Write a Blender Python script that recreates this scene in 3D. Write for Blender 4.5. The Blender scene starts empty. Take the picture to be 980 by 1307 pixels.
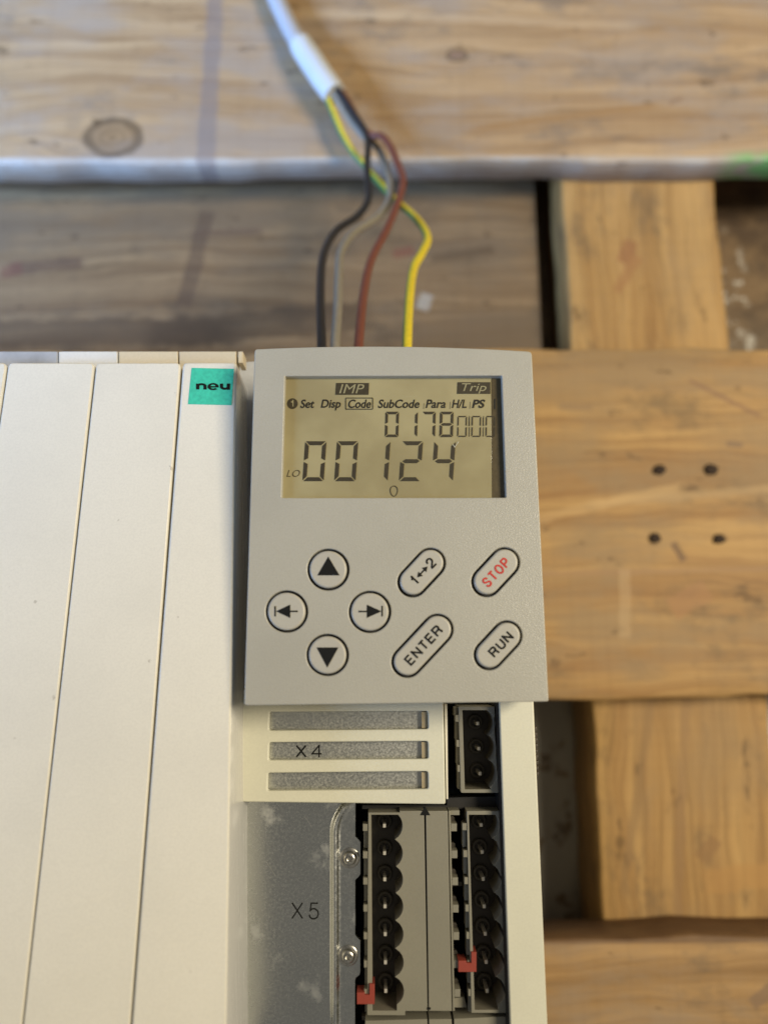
import bpy, bmesh, math, random
from mathutils import Vector, Matrix
random.seed(7)
R = math.radians
scene = bpy.context.scene
COL = scene.collection

# ------------------------------------------------------------------ camera
W0, H0, F0 = 980.0, 1307.0, 960.0            # photo size and focal length in photo pixels
CAM = Vector((0, 0, 0.316))
cd = bpy.data.cameras.new('camera')
cam = bpy.data.objects.new('camera', cd); COL.objects.link(cam)
cam.location = CAM
cam.rotation_euler = (R(11.35), 0, R(-0.25))
cd.sensor_fit = 'VERTICAL'; cd.sensor_height = 36.0; cd.sensor_width = 36.0
cd.lens = 36.0 * F0 / H0
cd.clip_start = 0.01; cd.clip_end = 50
cd.dof.use_dof = True
cd.dof.focus_distance = 0.201
cd.dof.aperture_fstop = 5.8
scene.camera = cam
CR = cam.rotation_euler.to_matrix()

# ------------------------------------------------------------------ world and lamps (indoors: cool daylight from the door, warm lamp)
world = bpy.data.worlds.new('World'); scene.world = world
world.use_nodes = True
bg = world.node_tree.nodes['Background']
bg.inputs[0].default_value = (1.0, 0.95, 0.86, 1); bg.inputs[1].default_value = 0.17

def area(name, loc, target, size, power, color):
    ld = bpy.data.lights.new(name, 'AREA'); ld.shape = 'RECTANGLE'
    ld.size, ld.size_y = size; ld.energy = power; ld.color = color
    o = bpy.data.objects.new(name, ld); COL.objects.link(o)
    o.location = loc
    o.rotation_euler = (Vector(target) - Vector(loc)).to_track_quat('-Z', 'Y').to_euler()
    return o
door = area('daylight_door', (-0.85, -0.06, 0.48), (-0.29, 0.33, 0.0), (0.36, 0.36), 4.0, (0.31, 0.53, 1.0))
door.data.spread = R(56)
area('ceiling_lamp', (0.56, 0.13, 0.76), (0, 0.02, 0), (0.28, 0.28), 8.6, (1.0, 0.88, 0.67))

scene.view_settings.view_transform = 'Standard'
scene.view_settings.look = 'None'
scene.view_settings.exposure = 0.0
scene.view_settings.gamma = 1.0
scene.view_settings.use_curve_mapping = False
scene.cycles.max_bounces = 8
scene.cycles.use_denoising = True

# ------------------------------------------------------------------ geometry helpers
class Plane:
    def __init__(s, p, n=(0, 0, 1)):
        s.p = Vector(p); s.n = Vector(n).normalized()
    def at(s, x, y):
        d = CR @ Vector((x - W0/2, H0/2 - y, -F0))
        t = (s.p - CAM).dot(s.n) / d.dot(s.n)
        return CAM + d*t
def flat(z): return Plane((0, 0, z))
def at(x, y, z): return flat(z).at(x, y)
def mpp(pl, x, y): return (pl.at(x+.5, y) - pl.at(x-.5, y)).length      # metres per photo pixel there
def vx(x, y): return 465 + (x-465)*(y+4150)/5190.0                      # upright line of the device through x at y=1040

POS = {}
def tag(o, label=None, cat=None, group=None, kind=None):
    if label: o['label'] = label
    if cat: o['category'] = cat
    if group: o['group'] = group
    if kind: o['kind'] = kind
    return o
def thing(name, loc, label, cat, group=None):
    o = bpy.data.objects.new(name, None); COL.objects.link(o)
    o.location = loc; o.empty_display_size = 0.02
    POS[o] = Vector(loc)
    return tag(o, label, cat, group)
def link_mesh(name, me, mats, parent=None, smooth=35, label=None, caps=None):
    if not isinstance(mats, (list, tuple)): mats = [mats]
    if not me.materials:
        for m in mats: me.materials.append(m)
    lo = Vector((min(v.co[i] for v in me.vertices) for i in range(3)))
    hi = Vector((max(v.co[i] for v in me.vertices) for i in range(3)))
    c = (lo+hi)/2
    me.transform(Matrix.Translation(-c))
    if smooth:
        for p in me.polygons: p.use_smooth = True
        me.set_sharp_from_angle(angle=R(smooth))
        if caps:
            for p in me.polygons:
                if abs(p.normal.dot(caps)) > .9995: p.use_smooth = False
    o = bpy.data.objects.new(name, me); COL.objects.link(o)
    POS[o] = c
    if parent is not None:
        o.parent = parent; o.location = c - POS[parent]
    else: o.location = c
    if label: o['label'] = label
    return o
def copy_part(o, newpos, parent):
    c = o.copy(); COL.objects.link(c); c.parent = parent
    POS[c] = newpos; c.location = newpos - POS[parent]
    return c

def curve_mesh(loops, ext, bev, res=2):
    """flat filled outline with holes, thickness 2*ext, rounded edges; outline units"""
    cu = bpy.data.curves.new('tmp', 'CURVE'); cu.dimensions = '2D'; cu.fill_mode = 'BOTH'
    for lp in loops:
        sp = cu.splines.new('POLY'); sp.points.add(len(lp)-1); sp.use_cyclic_u = True
        for i, (x, y) in enumerate(lp): sp.points[i].co = (x, -y, 0, 1)
    cu.extrude = max(ext-bev, 0); cu.bevel_depth = bev; cu.bevel_resolution = res; cu.offset = -bev
    o = bpy.data.objects.new('tmp', cu); COL.objects.link(o)
    dg = bpy.context.evaluated_depsgraph_get()
    me = bpy.data.meshes.new_from_object(o.evaluated_get(dg))
    bpy.data.objects.remove(o); bpy.data.curves.remove(cu)
    me.materials.clear()
    bm = bmesh.new(); bm.from_mesh(me)
    bmesh.ops.remove_doubles(bm, verts=bm.verts, dist=1e-4)
    bm.to_mesh(me); bm.free()
    return me
def map_mesh(me, pl, h_mid, s):
    """outline units (photo pixels on the plane) -> metres in the place; walls stay square to the plane"""
    for v in me.vertices:
        v.co = pl.at(v.co.x, -v.co.y) + pl.n*(h_mid + v.co.z*s)
    me.update()
def plate(name, loops, pl, h0, h1, bev, mats, parent, smooth=40, label=None, pick=None):
    cx = sum(p[0] for p in loops[0])/len(loops[0]); cy = sum(p[1] for p in loops[0])/len(loops[0])
    s = mpp(pl, cx, cy)
    me = curve_mesh(loops, (h1-h0)/2/s, bev)
    if pick:
        ids = [pick(p.center.x, -p.center.y, p.normal) for p in me.polygons]
    map_mesh(me, pl, (h0+h1)/2, s)
    if not isinstance(mats, (list, tuple)): mats = [mats]
    for m in mats: me.materials.append(m)
    if pick:
        for p, i in zip(me.polygons, ids): p.material_index = i
    bm = bmesh.new(); bm.from_mesh(me); bmesh.ops.recalc_face_normals(bm, faces=bm.faces); bm.to_mesh(me); bm.free()
    return link_mesh(name, me, mats, parent, smooth, label, pl.n)

def rect(x0, y0, x1, y1, r=0, n=5):
    if r == 0: return [(x0, y0), (x1, y0), (x1, y1), (x0, y1)]
    return rquad([(x0, y0), (x1, y0), (x1, y1), (x0, y1)], r, n)
def rquad(q, r, n=5):
    """polygon with rounded corners; r one number or one per corner"""
    out = []; m = len(q)
    for i in range(m):
        rr = r[i] if isinstance(r, (list, tuple)) else r
        p = Vector(q[i]); a = (Vector(q[i-1]) - p).normalized(); b = (Vector(q[(i+1) % m]) - p).normalized()
        if rr <= 0: out.append(tuple(p)); continue
        for k in range(n+1):
            t = k/n
            p0 = p + a*rr; p1 = p + b*rr
            out.append(tuple(p0*(1-t)**2 + p*2*t*(1-t) + p1*t*t))
    return out
def circle(cx, cy, r, n=40): return [(cx+r*math.cos(2*math.pi*i/n), cy+r*math.sin(2*math.pi*i/n)) for i in range(n)]
def capsule(a, b, r, n=14):
    ang = math.atan2(b[1]-a[1], b[0]-a[0]); out = []
    for k in range(n+1):
        t = ang - math.pi/2 + math.pi*k/n; out.append((b[0]+r*math.cos(t), b[1]+r*math.sin(t)))
    for k in range(n+1):
        t = ang + math.pi/2 + math.pi*k/n; out.append((a[0]+r*math.cos(t), a[1]+r*math.sin(t)))
    return out
def stroke(p, q, w):
    d = (Vector(q)-Vector(p)).normalized(); n = Vector((-d.y, d.x))*w/2
    p, q = Vector(p), Vector(q)
    return [tuple(p+n), tuple(q+n), tuple(q-n), tuple(p-n)]

def text_mesh(s, shear=0.0, fat=0.0):
    cu = bpy.data.curves.new('tmp', 'FONT'); cu.body = s; cu.size = 1; cu.shear = shear; cu.offset = fat; cu.resolution_u = 4
    o = bpy.data.objects.new('tmp', cu); COL.objects.link(o)
    dg = bpy.context.evaluated_depsgraph_get()
    me = bpy.data.meshes.new_from_object(o.evaluated_get(dg))
    bpy.data.objects.remove(o); bpy.data.curves.remove(cu)
    me.materials.clear()
    return me
def lettering(s, box, pl, h, mat, parent, ang=0, shear=0, fat=0.0, name='lettering', label=None):
    """text fitted into box = (x0, y0, x1, y1) before turning by ang about the box centre"""
    me = text_mesh(s, shear, fat)
    xs = [v.co.x for v in me.vertices]; ys = [v.co.y for v in me.vertices]
    x0, x1, y0, y1 = min(xs), max(xs), min(ys), max(ys)
    cx, cy = (box[0]+box[2])/2, (box[1]+box[3])/2
    c, sn = math.cos(ang), math.sin(ang)
    for v in me.vertices:
        u = ((v.co.x-x0)/(x1-x0)-.5)*(box[2]-box[0]); w = ((v.co.y-y0)/(y1-y0)-.5)*(box[3]-box[1])
        v.co = pl.at(cx + u*c - w*sn, cy - (u*sn + w*c)) + pl.n*h
    me.update()
    return link_mesh(name, me, mat, parent, 0, label)
GLYPH = {   # stroke letters on a 1 x 1 box, y up
 'S': [[(.95,.74),(.86,.92),(.62,1),(.36,1),(.12,.9),(.06,.73),(.16,.59),(.45,.52),(.72,.46),(.93,.36),(.95,.22),(.82,.07),(.58,0),(.34,0),(.1,.09),(.02,.28)]],
 'T': [[(0,1),(1,1)],[(.5,1),(.5,0)]], 'O': [[(.5+.5*math.cos(2*math.pi*i/20),.5+.5*math.sin(2*math.pi*i/20)) for i in range(21)]],
 'P': [[(0,0),(0,1),(.6,1),(.86,.95),(.97,.82),(.97,.66),(.86,.52),(.6,.46),(0,.46)]],
 'R': [[(0,0),(0,1),(.6,1),(.86,.95),(.96,.82),(.96,.68),(.86,.55),(.6,.49),(0,.49)],[(.6,.49),(.82,.42),(.9,.28),(.92,.1),(1,0)]],
 'U': [[(0,1),(0,.34),(.08,.12),(.3,0),(.7,0),(.92,.12),(1,.34),(1,1)]], 'N': [[(0,0),(0,1),(1,0),(1,1)]],
 'E': [[(1,0),(0,0),(0,1),(.97,1)],[(0,.52),(.9,.52)]],
 '1': [[(.1,.72),(.5,.8),(.7,1),(.7,0)]], '2': [[(.03,.68),(.1,.88),(.34,1),(.66,1),(.92,.88),(.97,.68),(.85,.5),(.3,.22),(.06,.08),(.02,0),(1,0)]],
 'X': [[(0,0),(1,1)],[(0,1),(1,0)]], '4': [[(.74,0),(.74,1),(0,.3),(1,.3)]],
 '5': [[(.92,1),(.2,1),(.1,.52),(.3,.64),(.62,.64),(.9,.5),(.98,.3),(.86,.1),(.58,0),(.3,0),(.08,.1),(.0,.26)]]}
def stroke_text(text, box, widths, gapw, w, pl, h, mat, parent, ang=0):
    """even-stroke capitals filling box before turning by ang; widths in proportion per letter"""
    x0, y0, x1, y1 = box; cx, cy = (x0+x1)/2, (y0+y1)/2
    tot = sum(widths) + gapw*(len(text)-1); u = (x1-x0)/tot; c, sn = math.cos(ang), math.sin(ang)
    polys = []; x = x0
    for ch, lw in zip(text, widths):
        a, b = x+w/2, x+lw*u-w/2; t_, d_ = y0+w/2, y1-w/2
        for path_ in GLYPH[ch]:
            pts = [Vector((a+(b-a)*p[0], d_-(d_-t_)*p[1])) for p in path_]
            for i, (p, q) in enumerate(zip(pts, pts[1:])):
                e = (q-p).normalized()*w*.06
                polys.append(stroke(p-e, q+e, w))
            for i, p in enumerate(pts[1:-1]): polys.append(circle(p.x, p.y, w/2, 10))
            if ch in 'NER' or ch == '1' or ch == '4':
                for p in pts[1:-1]: polys.append([(p.x-w/2, p.y-w/2), (p.x+w/2, p.y-w/2), (p.x+w/2, p.y+w/2), (p.x-w/2, p.y+w/2)])
        x += (lw+gapw)*u
    out = []
    for lp in polys:
        o = []
        for (px, py) in lp:
            dx, dy = px-cx, cy-py
            o.append((cx+dx*c-dy*sn, cy-(dx*sn+dy*c)))
        out.append(o)
    return inked('lettering', out, pl, h, mat, parent)
def inked(name, polys, pl, h, mat, parent, label=None):
    """flat print made of polygons"""
    bm = bmesh.new()
    for k, lp in enumerate(polys):
        f = bm.faces.new([bm.verts.new(pl.at(x, y) + pl.n*(h + 1.5e-6*(k % 23))) for x, y in lp])
        f.normal_update()
        if f.normal.dot(pl.n) < 0: f.normal_flip()
    me = bpy.data.meshes.new(name); bm.to_mesh(me); bm.free()
    return link_mesh(name, me, mat, parent, 0, label)
def box_mesh(lo, hi, bev=0.0, segs=2):
    bm = bmesh.new(); bmesh.ops.create_cube(bm, size=1)
    for v in bm.verts: v.co = Vector((lo[i] + (v.co[i]+.5)*(hi[i]-lo[i]) for i in range(3)))
    if bev: bmesh.ops.bevel(bm, geom=list(bm.edges), offset=bev, segments=segs, affect='EDGES', profile=.5)
    me = bpy.data.meshes.new('box'); bm.to_mesh(me); bm.free(); return me
def spline(pts, n=8):
    out = []
    for i in range(len(pts)-1):
        p0 = pts[max(i-1, 0)]; p1 = pts[i]; p2 = pts[i+1]; p3 = pts[min(i+2, len(pts)-1)]
        for k in range(n):
            t = k/n
            out.append(.5*((2*p1)+(p2-p0)*t+(2*p0-5*p1+4*p2-p3)*t*t+(3*p1-p0-3*p2+p3)*t**3))
    out.append(pts[-1]); return out
def tube(name, pts, rad, mats, parent, sides=14, stripe=None, label=None, n=8):
    ps = spline(pts, n); m = len(ps)
    bm = bmesh.new(); rings = []; u = Vector((0, 0, 1))
    for i, p in enumerate(ps):
        t = (ps[min(i+1, m-1)] - ps[max(i-1, 0)]).normalized()
        u = (u - t*u.dot(t)).normalized(); w = t.cross(u)
        r = rad(i/(m-1)) if callable(rad) else rad
        rings.append([bm.verts.new(p + (u*math.cos(2*math.pi*k/sides) + w*math.sin(2*math.pi*k/sides))*r) for k in range(sides)])
    for a, b in zip(rings, rings[1:]):
        for k in range(sides):
            f = bm.faces.new((a[k], a[(k+1) % sides], b[(k+1) % sides], b[k]))
            if stripe and k in stripe: f.material_index = 1
    bm.faces.new(rings[0]); bm.faces.new(list(reversed(rings[-1])))
    bmesh.ops.recalc_face_normals(bm, faces=bm.faces)
    me = bpy.data.meshes.new(name); bm.to_mesh(me); bm.free()
    return link_mesh(name, me, mats, parent, 60, label)

# ------------------------------------------------------------------ materials
class NT:
    def __init__(s, name):
        s.m = bpy.data.materials.new(name); s.m.use_nodes = True
        s.t = s.m.node_tree; s.n = s.t.nodes; s.b = s.n['Principled BSDF']
        s.co = s.n.new('ShaderNodeTexCoord').outputs['Object']
    def link(s, a, b): s.t.links.new(a, b)
    def math(s, op, a, b=None, clamp=False):
        nd = s.n.new('ShaderNodeMath'); nd.operation = op; nd.use_clamp = clamp
        for i, v in enumerate((a, b)):
            if v is None: continue
            if isinstance(v, (int, float)): nd.inputs[i].default_value = v
            else: s.link(v, nd.inputs[i])
        return nd.outputs[0]
    def mapping(s, scale=(1, 1, 1), loc=(0, 0, 0), rot=(0, 0, 0), src=None):
        nd = s.n.new('ShaderNodeMapping'); s.link(src or s.co, nd.inputs[0])
        nd.inputs['Scale'].default_value = scale; nd.inputs['Location'].default_value = loc; nd.inputs['Rotation'].default_value = rot
        return nd.outputs[0]
    def noise(s, scale, detail=4, rough=.55, src=None, dist=0):
        nd = s.n.new('ShaderNodeTexNoise'); nd.inputs['Scale'].default_value = scale
        nd.inputs['Detail'].default_value = detail; nd.inputs['Roughness'].default_value = rough; nd.inputs['Distortion'].default_value = dist
        s.link(src or s.co, nd.inputs['Vector']); return nd.outputs['Fac']
    def ramp(s, fac, lo, hi, a=0.0, b=1.0):
        nd = s.n.new('ShaderNodeMapRange'); nd.interpolation_type = 'SMOOTHSTEP'
        s.link(fac, nd.inputs[0]); nd.inputs[1].default_value = lo; nd.inputs[2].default_value = hi
        nd.inputs[3].default_value = a; nd.inputs[4].default_value = b; return nd.outputs[0]
    def mix(s, fac, a, b, mode='MIX'):
        nd = s.n.new('ShaderNodeMix'); nd.data_type = 'RGBA'; nd.blend_type = mode
        if isinstance(fac, (int, float)): nd.inputs[0].default_value = fac
        else: s.link(fac, nd.inputs[0])
        for i, v in ((6, a), (7, b)):
            if isinstance(v, tuple): nd.inputs[i].default_value = (*v, 1)
            else: s.link(v, nd.inputs[i])
        return nd.outputs[2]
    def xyz(s, src=None):
        nd = s.n.new('ShaderNodeSeparateXYZ'); s.link(src or s.co, nd.inputs[0]); return nd.outputs
    def color(s, c):
        if isinstance(c, tuple): s.b.inputs['Base Color'].default_value = (*c, 1)
        else: s.link(c, s.b.inputs['Base Color'])
    def val(s, key, v):
        if isinstance(v, (int, float)): s.b.inputs[key].default_value = v
        else: s.link(v, s.b.inputs[key])
    def bump(s, h, strength, dist):
        nd = s.n.new('ShaderNodeBump'); nd.inputs['Strength'].default_value = strength; nd.inputs['Distance'].default_value = dist
        s.link(h, nd.inputs['Height']); s.link(nd.outputs[0], s.b.inputs['Normal'])

def plastic(name, c, rough=.45, grain=2500, gs=.25, mottle=.06, spec=.5, coat=0, stain=None, speck=.22, bd=.00006):
    k = NT(name)
    oi = k.n.new('ShaderNodeObjectInfo'); ad = k.n.new('ShaderNodeVectorMath'); ad.operation = 'ADD'
    k.link(k.co, ad.inputs[0]); k.link(oi.outputs['Random'], ad.inputs[1]); k.co = ad.outputs[0]
    big = k.noise(35, 5)
    c2 = tuple(v*(1-mottle*2.2) for v in c)
    col = k.mix(k.ramp(big, .35, .7), c, c2)
    fine = k.noise(grain, 2)
    col = k.mix(k.ramp(fine, .3, .75, 0, speck), col, tuple(v*.72 for v in c))
    if stain:
        sp = k.noise(260, 3)
        col = k.mix(k.ramp(sp, .72, .77, 0, .7), col, stain)
    k.color(col)
    k.val('Roughness', k.ramp(big, .3, .8, rough*.9, rough*1.15)); k.val('Specular IOR Level', spec); k.val('Coat Weight', coat)
    k.bump(fine, gs, bd)
    return k.m
def metal(name, c, rough, scale=420, blot=None, lowk=.62):
    k = NT(name)
    n1 = k.noise(scale, 6, .7); n2 = k.noise(38, 4)
    col = k.mix(k.ramp(n1, .32, .7), tuple(v*lowk for v in c), c)
    col = k.mix(k.ramp(n2, .4, .7, 0, .3), col, tuple(v*.75 for v in c))
    rg = k.ramp(n1, .3, .7, rough*.8, rough*1.3)
    if blot:
        bl = k.ramp(k.noise(62, 5, .6, src=k.mapping((1, .8, 1), (.013, .02, 0))), .545, .63, 0, 1)
        col = k.mix(k.math('MULTIPLY', bl, .32), col, blot)
        rg = k.math('ADD', rg, k.math('MULTIPLY', bl, .16))
    k.color(col); k.val('Roughness', rg); k.val('Metallic', 1.0)
    k.bump(n1, .10, .00006)
    return k.m
def simple(name, c, rough=.5, spec=.5, metallic=0.0):
    k = NT(name); n = k.noise(900, 3)
    k.color(k.mix(k.ramp(n, .3, .7), c, tuple(v*.8 for v in c)))
    k.val('Roughness', rough); k.val('Specular IOR Level', spec); k.val('Metallic', metallic)
    return k.m

def wood(name, light, dark, grey, axis='X', knots=(), stripe=None, green=None, seed=0.0, greyamt=.5, marks=(), edge=None, far_edge=None):
    """knots: (x, y, rx, ry) in the board's own metres"""
    k = NT(name)
    src = k.co if axis == 'X' else k.mapping(rot=(0, 0, R(90)))
    base = k.mapping((1, 1, 1), (seed, seed*.7, 0), src=src)
    warp = k.noise(7, 3, src=k.mapping((.8, 3.5, 3.5), src=base))
    fine = k.noise(40, 3, src=base)
    o = k.xyz(src); p = k.xyz(k.co)
    yy = k.math('ADD', o[1], k.math('MULTIPLY', k.math('SUBTRACT', warp, .5), .030))
    yy = k.math('ADD', yy, k.math('MULTIPLY', k.math('SUBTRACT', fine, .5), .0028))
    # the grain flows round each knot
    for (x, y, rx, ry) in knots:
        ex = k.math('DIVIDE', k.math('SUBTRACT', p[0], x), rx*1.8)
        ey = k.math('DIVIDE', k.math('SUBTRACT', p[1], y), ry*1.5)
        ee = k.math('ADD', k.math('MULTIPLY', ex, ex), k.math('MULTIPLY', ey, ey))
        push = k.math('DIVIDE', k.math('MULTIPLY', k.math('SUBTRACT', p[1], y), -.8), k.math('ADD', ee, .7))
        yy = k.math('ADD', yy, push)
    comb = k.n.new('ShaderNodeCombineXYZ'); k.link(o[0], comb.inputs[0]); k.link(yy, comb.inputs[1]); k.link(o[2], comb.inputs[2])
    g1 = k.noise(1, 7, .68, src=k.mapping((3.2, 130, 80), (seed*9, seed*5, 0), src=comb.outputs[0]))
    g2 = k.noise(1, 4, .65, src=k.mapping((16, 620, 400), (seed, 0, 0), src=comb.outputs[0]))
    g3 = k.noise(1, 6, .65, src=k.mapping((11, 26, 22), (seed*3, seed, 0), src=src))
    g4 = k.noise(1, 5, .7, src=k.mapping((24, 40, 40), (seed*5, seed*2, 0), src=src))
    col = k.mix(k.ramp(g1, .30, .70), light, dark)
    col = k.mix(k.ramp(g2, .45, .75, 0, .5), col, tuple(v*.5 for v in dark))
    col = k.mix(k.ramp(g3, .42, .62, 0, min(.9, greyamt*1.35)), col, grey)
    col = k.mix(k.ramp(g4, .52, .70, 0, .6), col, tuple(v*.5 for v in grey))
    # faint cross marks left by the saw
    sawn = k.noise(1, 3, .6, src=k.mapping((330, 9, 9), rot=(0, 0, R(8)), src=src))
    col = k.mix(k.ramp(sawn, .48, .72, 0, .10), col, tuple(v*.6 for v in dark))
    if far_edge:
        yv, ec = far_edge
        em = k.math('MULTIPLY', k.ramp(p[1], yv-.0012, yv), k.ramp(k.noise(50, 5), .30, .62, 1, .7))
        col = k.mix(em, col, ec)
    if edge:
        yv, ec = edge
        em = k.math('MULTIPLY', k.ramp(p[1], yv, yv+.0016, 1, 0), k.ramp(k.noise(50, 5), .30, .62, .95, .45))
        col = k.mix(em, col, ec)
    pits = k.noise(1, 3, .6, src=k.mapping((60, 130, 100), (seed*2, 0, 0), src=src))
    col = k.mix(k.ramp(pits, .63, .72, 0, .65), col, tuple(v*.35 for v in dark))
    rk = k.noise(120, 3)
    for (x, y, rx, ry) in knots:
        dx = k.math('DIVIDE', k.math('SUBTRACT', p[0], x), rx); dy = k.math('DIVIDE', k.math('SUBTRACT', p[1], y), ry)
        d = k.math('SQRT', k.math('ADD', k.math('MULTIPLY', dx, dx), k.math('MULTIPLY', dy, dy)))
        d = k.math('ADD', d, k.math('MULTIPLY', k.math('SUBTRACT', rk, .5), .35))
        ring = k.math('MULTIPLY', k.ramp(d, .70, .90), k.ramp(d, .98, 1.15, 1, 0))
        rr = k.math('SINE', k.math('MULTIPLY', d, 19.0))
        body = k.math('MULTIPLY', k.ramp(d, .85, 1.05, 1, 0), k.ramp(rr, -1, 1, .32, .58))
        col = k.mix(body, col, tuple(v*.45 for v in dark))
        col = k.mix(k.math('MULTIPLY', ring, .6), col, tuple(v*.22 for v in dark))
    for (x, y, ang, ln, wd, c, amt) in marks:
        ca, sa = math.cos(ang), math.sin(ang)
        ux = k.math('SUBTRACT', p[0], x); uy = k.math('SUBTRACT', p[1], y)
        u = k.math('ADD', k.math('MULTIPLY', ux, ca), k.math('MULTIPLY', uy, sa))
        v = k.math('SUBTRACT', k.math('MULTIPLY', uy, ca), k.math('MULTIPLY', ux, sa))
        v = k.math('ADD', v, k.math('MULTIPLY', k.math('SUBTRACT', rk, .5), wd*.9))
        mu = k.ramp(k.math('ABSOLUTE', u), ln*.8, ln, 1, 0); mv = k.ramp(k.math('ABSOLUTE', v), wd*.6, wd, 1, 0)
        col = k.mix(k.math('MULTIPLY', k.math('MULTIPLY', mu, mv), amt), col, c)
    if green:
        gx, gy = green
        mk = k.math('MULTIPLY', k.ramp(p[0], gx, gx+.02), k.ramp(p[1], gy, gy+.006, 1, 0))
        mk = k.math('MULTIPLY', mk, k.ramp(k.noise(60, 4), .3, .5))
        col = k.mix(k.math('MULTIPLY', mk, .75), col, (.10, .42, .08))
    k.color(col); k.val('Roughness', .62); k.val('Specular IOR Level', .4)
    k.bump(k.math('ADD', g1, k.math('MULTIPLY', g2, .5)), .35, .0012)
    return k.m

M_cover = plastic('cover_plastic', (.76, .725, .615), .42, 1800, .25, .025, stain=(.42, .38, .30))
M_coverside = None
M_cream = plastic('cream_plastic', (.66, .645, .51), .45, 1800, .25, .04)
M_case = plastic('keypad_paint', (.415, .40, .335), .33, 3000, .9, .04, .6, speck=.35, bd=.00009)
M_btn = plastic('button_grey', (.44, .42, .355), .40, 2200, .3, .03)
M_grey = plastic('terminal_grey', (.235, .22, .165), .5, 2000, .3, .05)
M_greydk = plastic('terminal_inner', (.060, .050, .036), .45, 2000, .3, .10)
M_scallop = plastic('terminal_scallop', (.21, .19, .14), .45, 2000, .3, .10)
M_black = simple('black_plastic', (.012, .011, .010), .5)
M_void = simple('cavity_black', (.006, .006, .006), .8, .2)
M_ink = simple('black_ink', (.010, .010, .009), .7, .15)
M_red = simple('red_ink', (.55, .045, .035), .6, .2)
M_redtab = plastic('red_plastic', (.28, .046, .028), .5, 1500, .3, .06)
M_plate = metal('galvanised_steel', (.66, .67, .63), .22, 1500, (.84, .84, .80), .88)
M_bar = metal('galvanised_steel_rough', (.68, .68, .62), .36, 1700, None, .80)
M_pin = simple('tinned_pin', (.95, .90, .78), .35, .8, .55)
M_screw = metal('screw_steel', (.62, .60, .54), .28, 300)
M_sticker = simple('green_sticker', (.05, .56, .37), .55)
M_lcdink = simple('segment_ink', (.046, .037, .021), .5, .3)
M_lcdfaint = simple('segment_ink_faint', (.085, .072, .040), .5, .3)
M_lcdtext = simple('header_ink', (.022, .020, .014), .5, .3)
M_lcdlight = simple('header_light', (.30, .27, .15), .5, .3)
M_lcdbox = simple('header_box', (.050, .040, .022), .5, .3)
def lcd_mat():
    k = NT('lcd_film')
    n = k.noise(38, 4); s = k.noise(1, 3, src=k.mapping((60, 900, 1), rot=(0, 0, .5)))
    col = k.mix(k.ramp(n, .3, .7), (.365, .318, .170), (.270, .228, .118))
    col = k.mix(k.ramp(s, .66, .74, 0, .25), col, (.36, .33, .2))
    k.color(col); k.val('Roughness', .22); k.val('Specular IOR Level', .5); k.val('Coat Weight', .4); k.val('Coat Roughness', .08)
    return k.m
M_lcd = lcd_mat()
M_lcdedge = simple('lcd_border_and_shade', (.085, .064, .030), .3, .5)
def side_mat():
    k = NT('cover_side_film')
    st = k.noise(1, 4, .6, src=k.mapping((200, 60, 900), rot=(R(18), 0, 0)))
    k.color(k.mix(k.ramp(st, .35, .7), (.60, .59, .55), (.52, .51, .48)))
    k.val('Roughness', k.ramp(st, .3, .7, .10, .30)); k.val('Specular IOR Level', .8)
    k.bump(st, .25, .0002)
    return k.m
M_coverside = side_mat()
def floor_mat():
    k = NT('dirty_concrete')
    n1 = k.noise(24, 8, .72); n2 = k.noise(55, 6, .7); n3 = k.noise(5, 3)
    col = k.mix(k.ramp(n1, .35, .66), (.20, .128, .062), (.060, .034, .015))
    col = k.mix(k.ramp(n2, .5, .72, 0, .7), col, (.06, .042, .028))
    col = k.mix(k.ramp(k.noise(400, 3), .60, .72, 0, .3), col, (.26, .21, .15))
    col = k.mix(k.ramp(n3, .5, .65, 0, .35), col, (.20, .16, .11))
    p = k.xyz()
    # rusty patches, broad dark brown blobs and pale paint splashes on the floor
    col = k.mix(k.ramp(k.noise(26, 5, .7, src=k.mapping(loc=(3, 1, 0))), .60, .68, 0, .6), col, (.14, .055, .025))
    def blob(x, y, rx, ry, c, amt, thr=.45):
        nonlocal col
        dx = k.math('DIVIDE', k.math('SUBTRACT', p[0], x), rx); dy = k.math('DIVIDE', k.math('SUBTRACT', p[1], y), ry)
        d = k.math('SQRT', k.math('ADD', k.math('MULTIPLY', dx, dx), k.math('MULTIPLY', dy, dy)))
        m = k.math('MULTIPLY', k.ramp(d, .55, 1.0, 1, 0), k.ramp(n2, thr, thr+.08))
        col = k.mix(k.math('MULTIPLY', m, amt), col, c)
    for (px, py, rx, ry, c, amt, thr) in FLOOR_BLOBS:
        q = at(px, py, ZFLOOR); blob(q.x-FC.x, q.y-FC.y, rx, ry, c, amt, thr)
    k.color(col); k.val('Roughness', .7); k.bump(n2, .5, .002)
    return k.m

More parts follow.
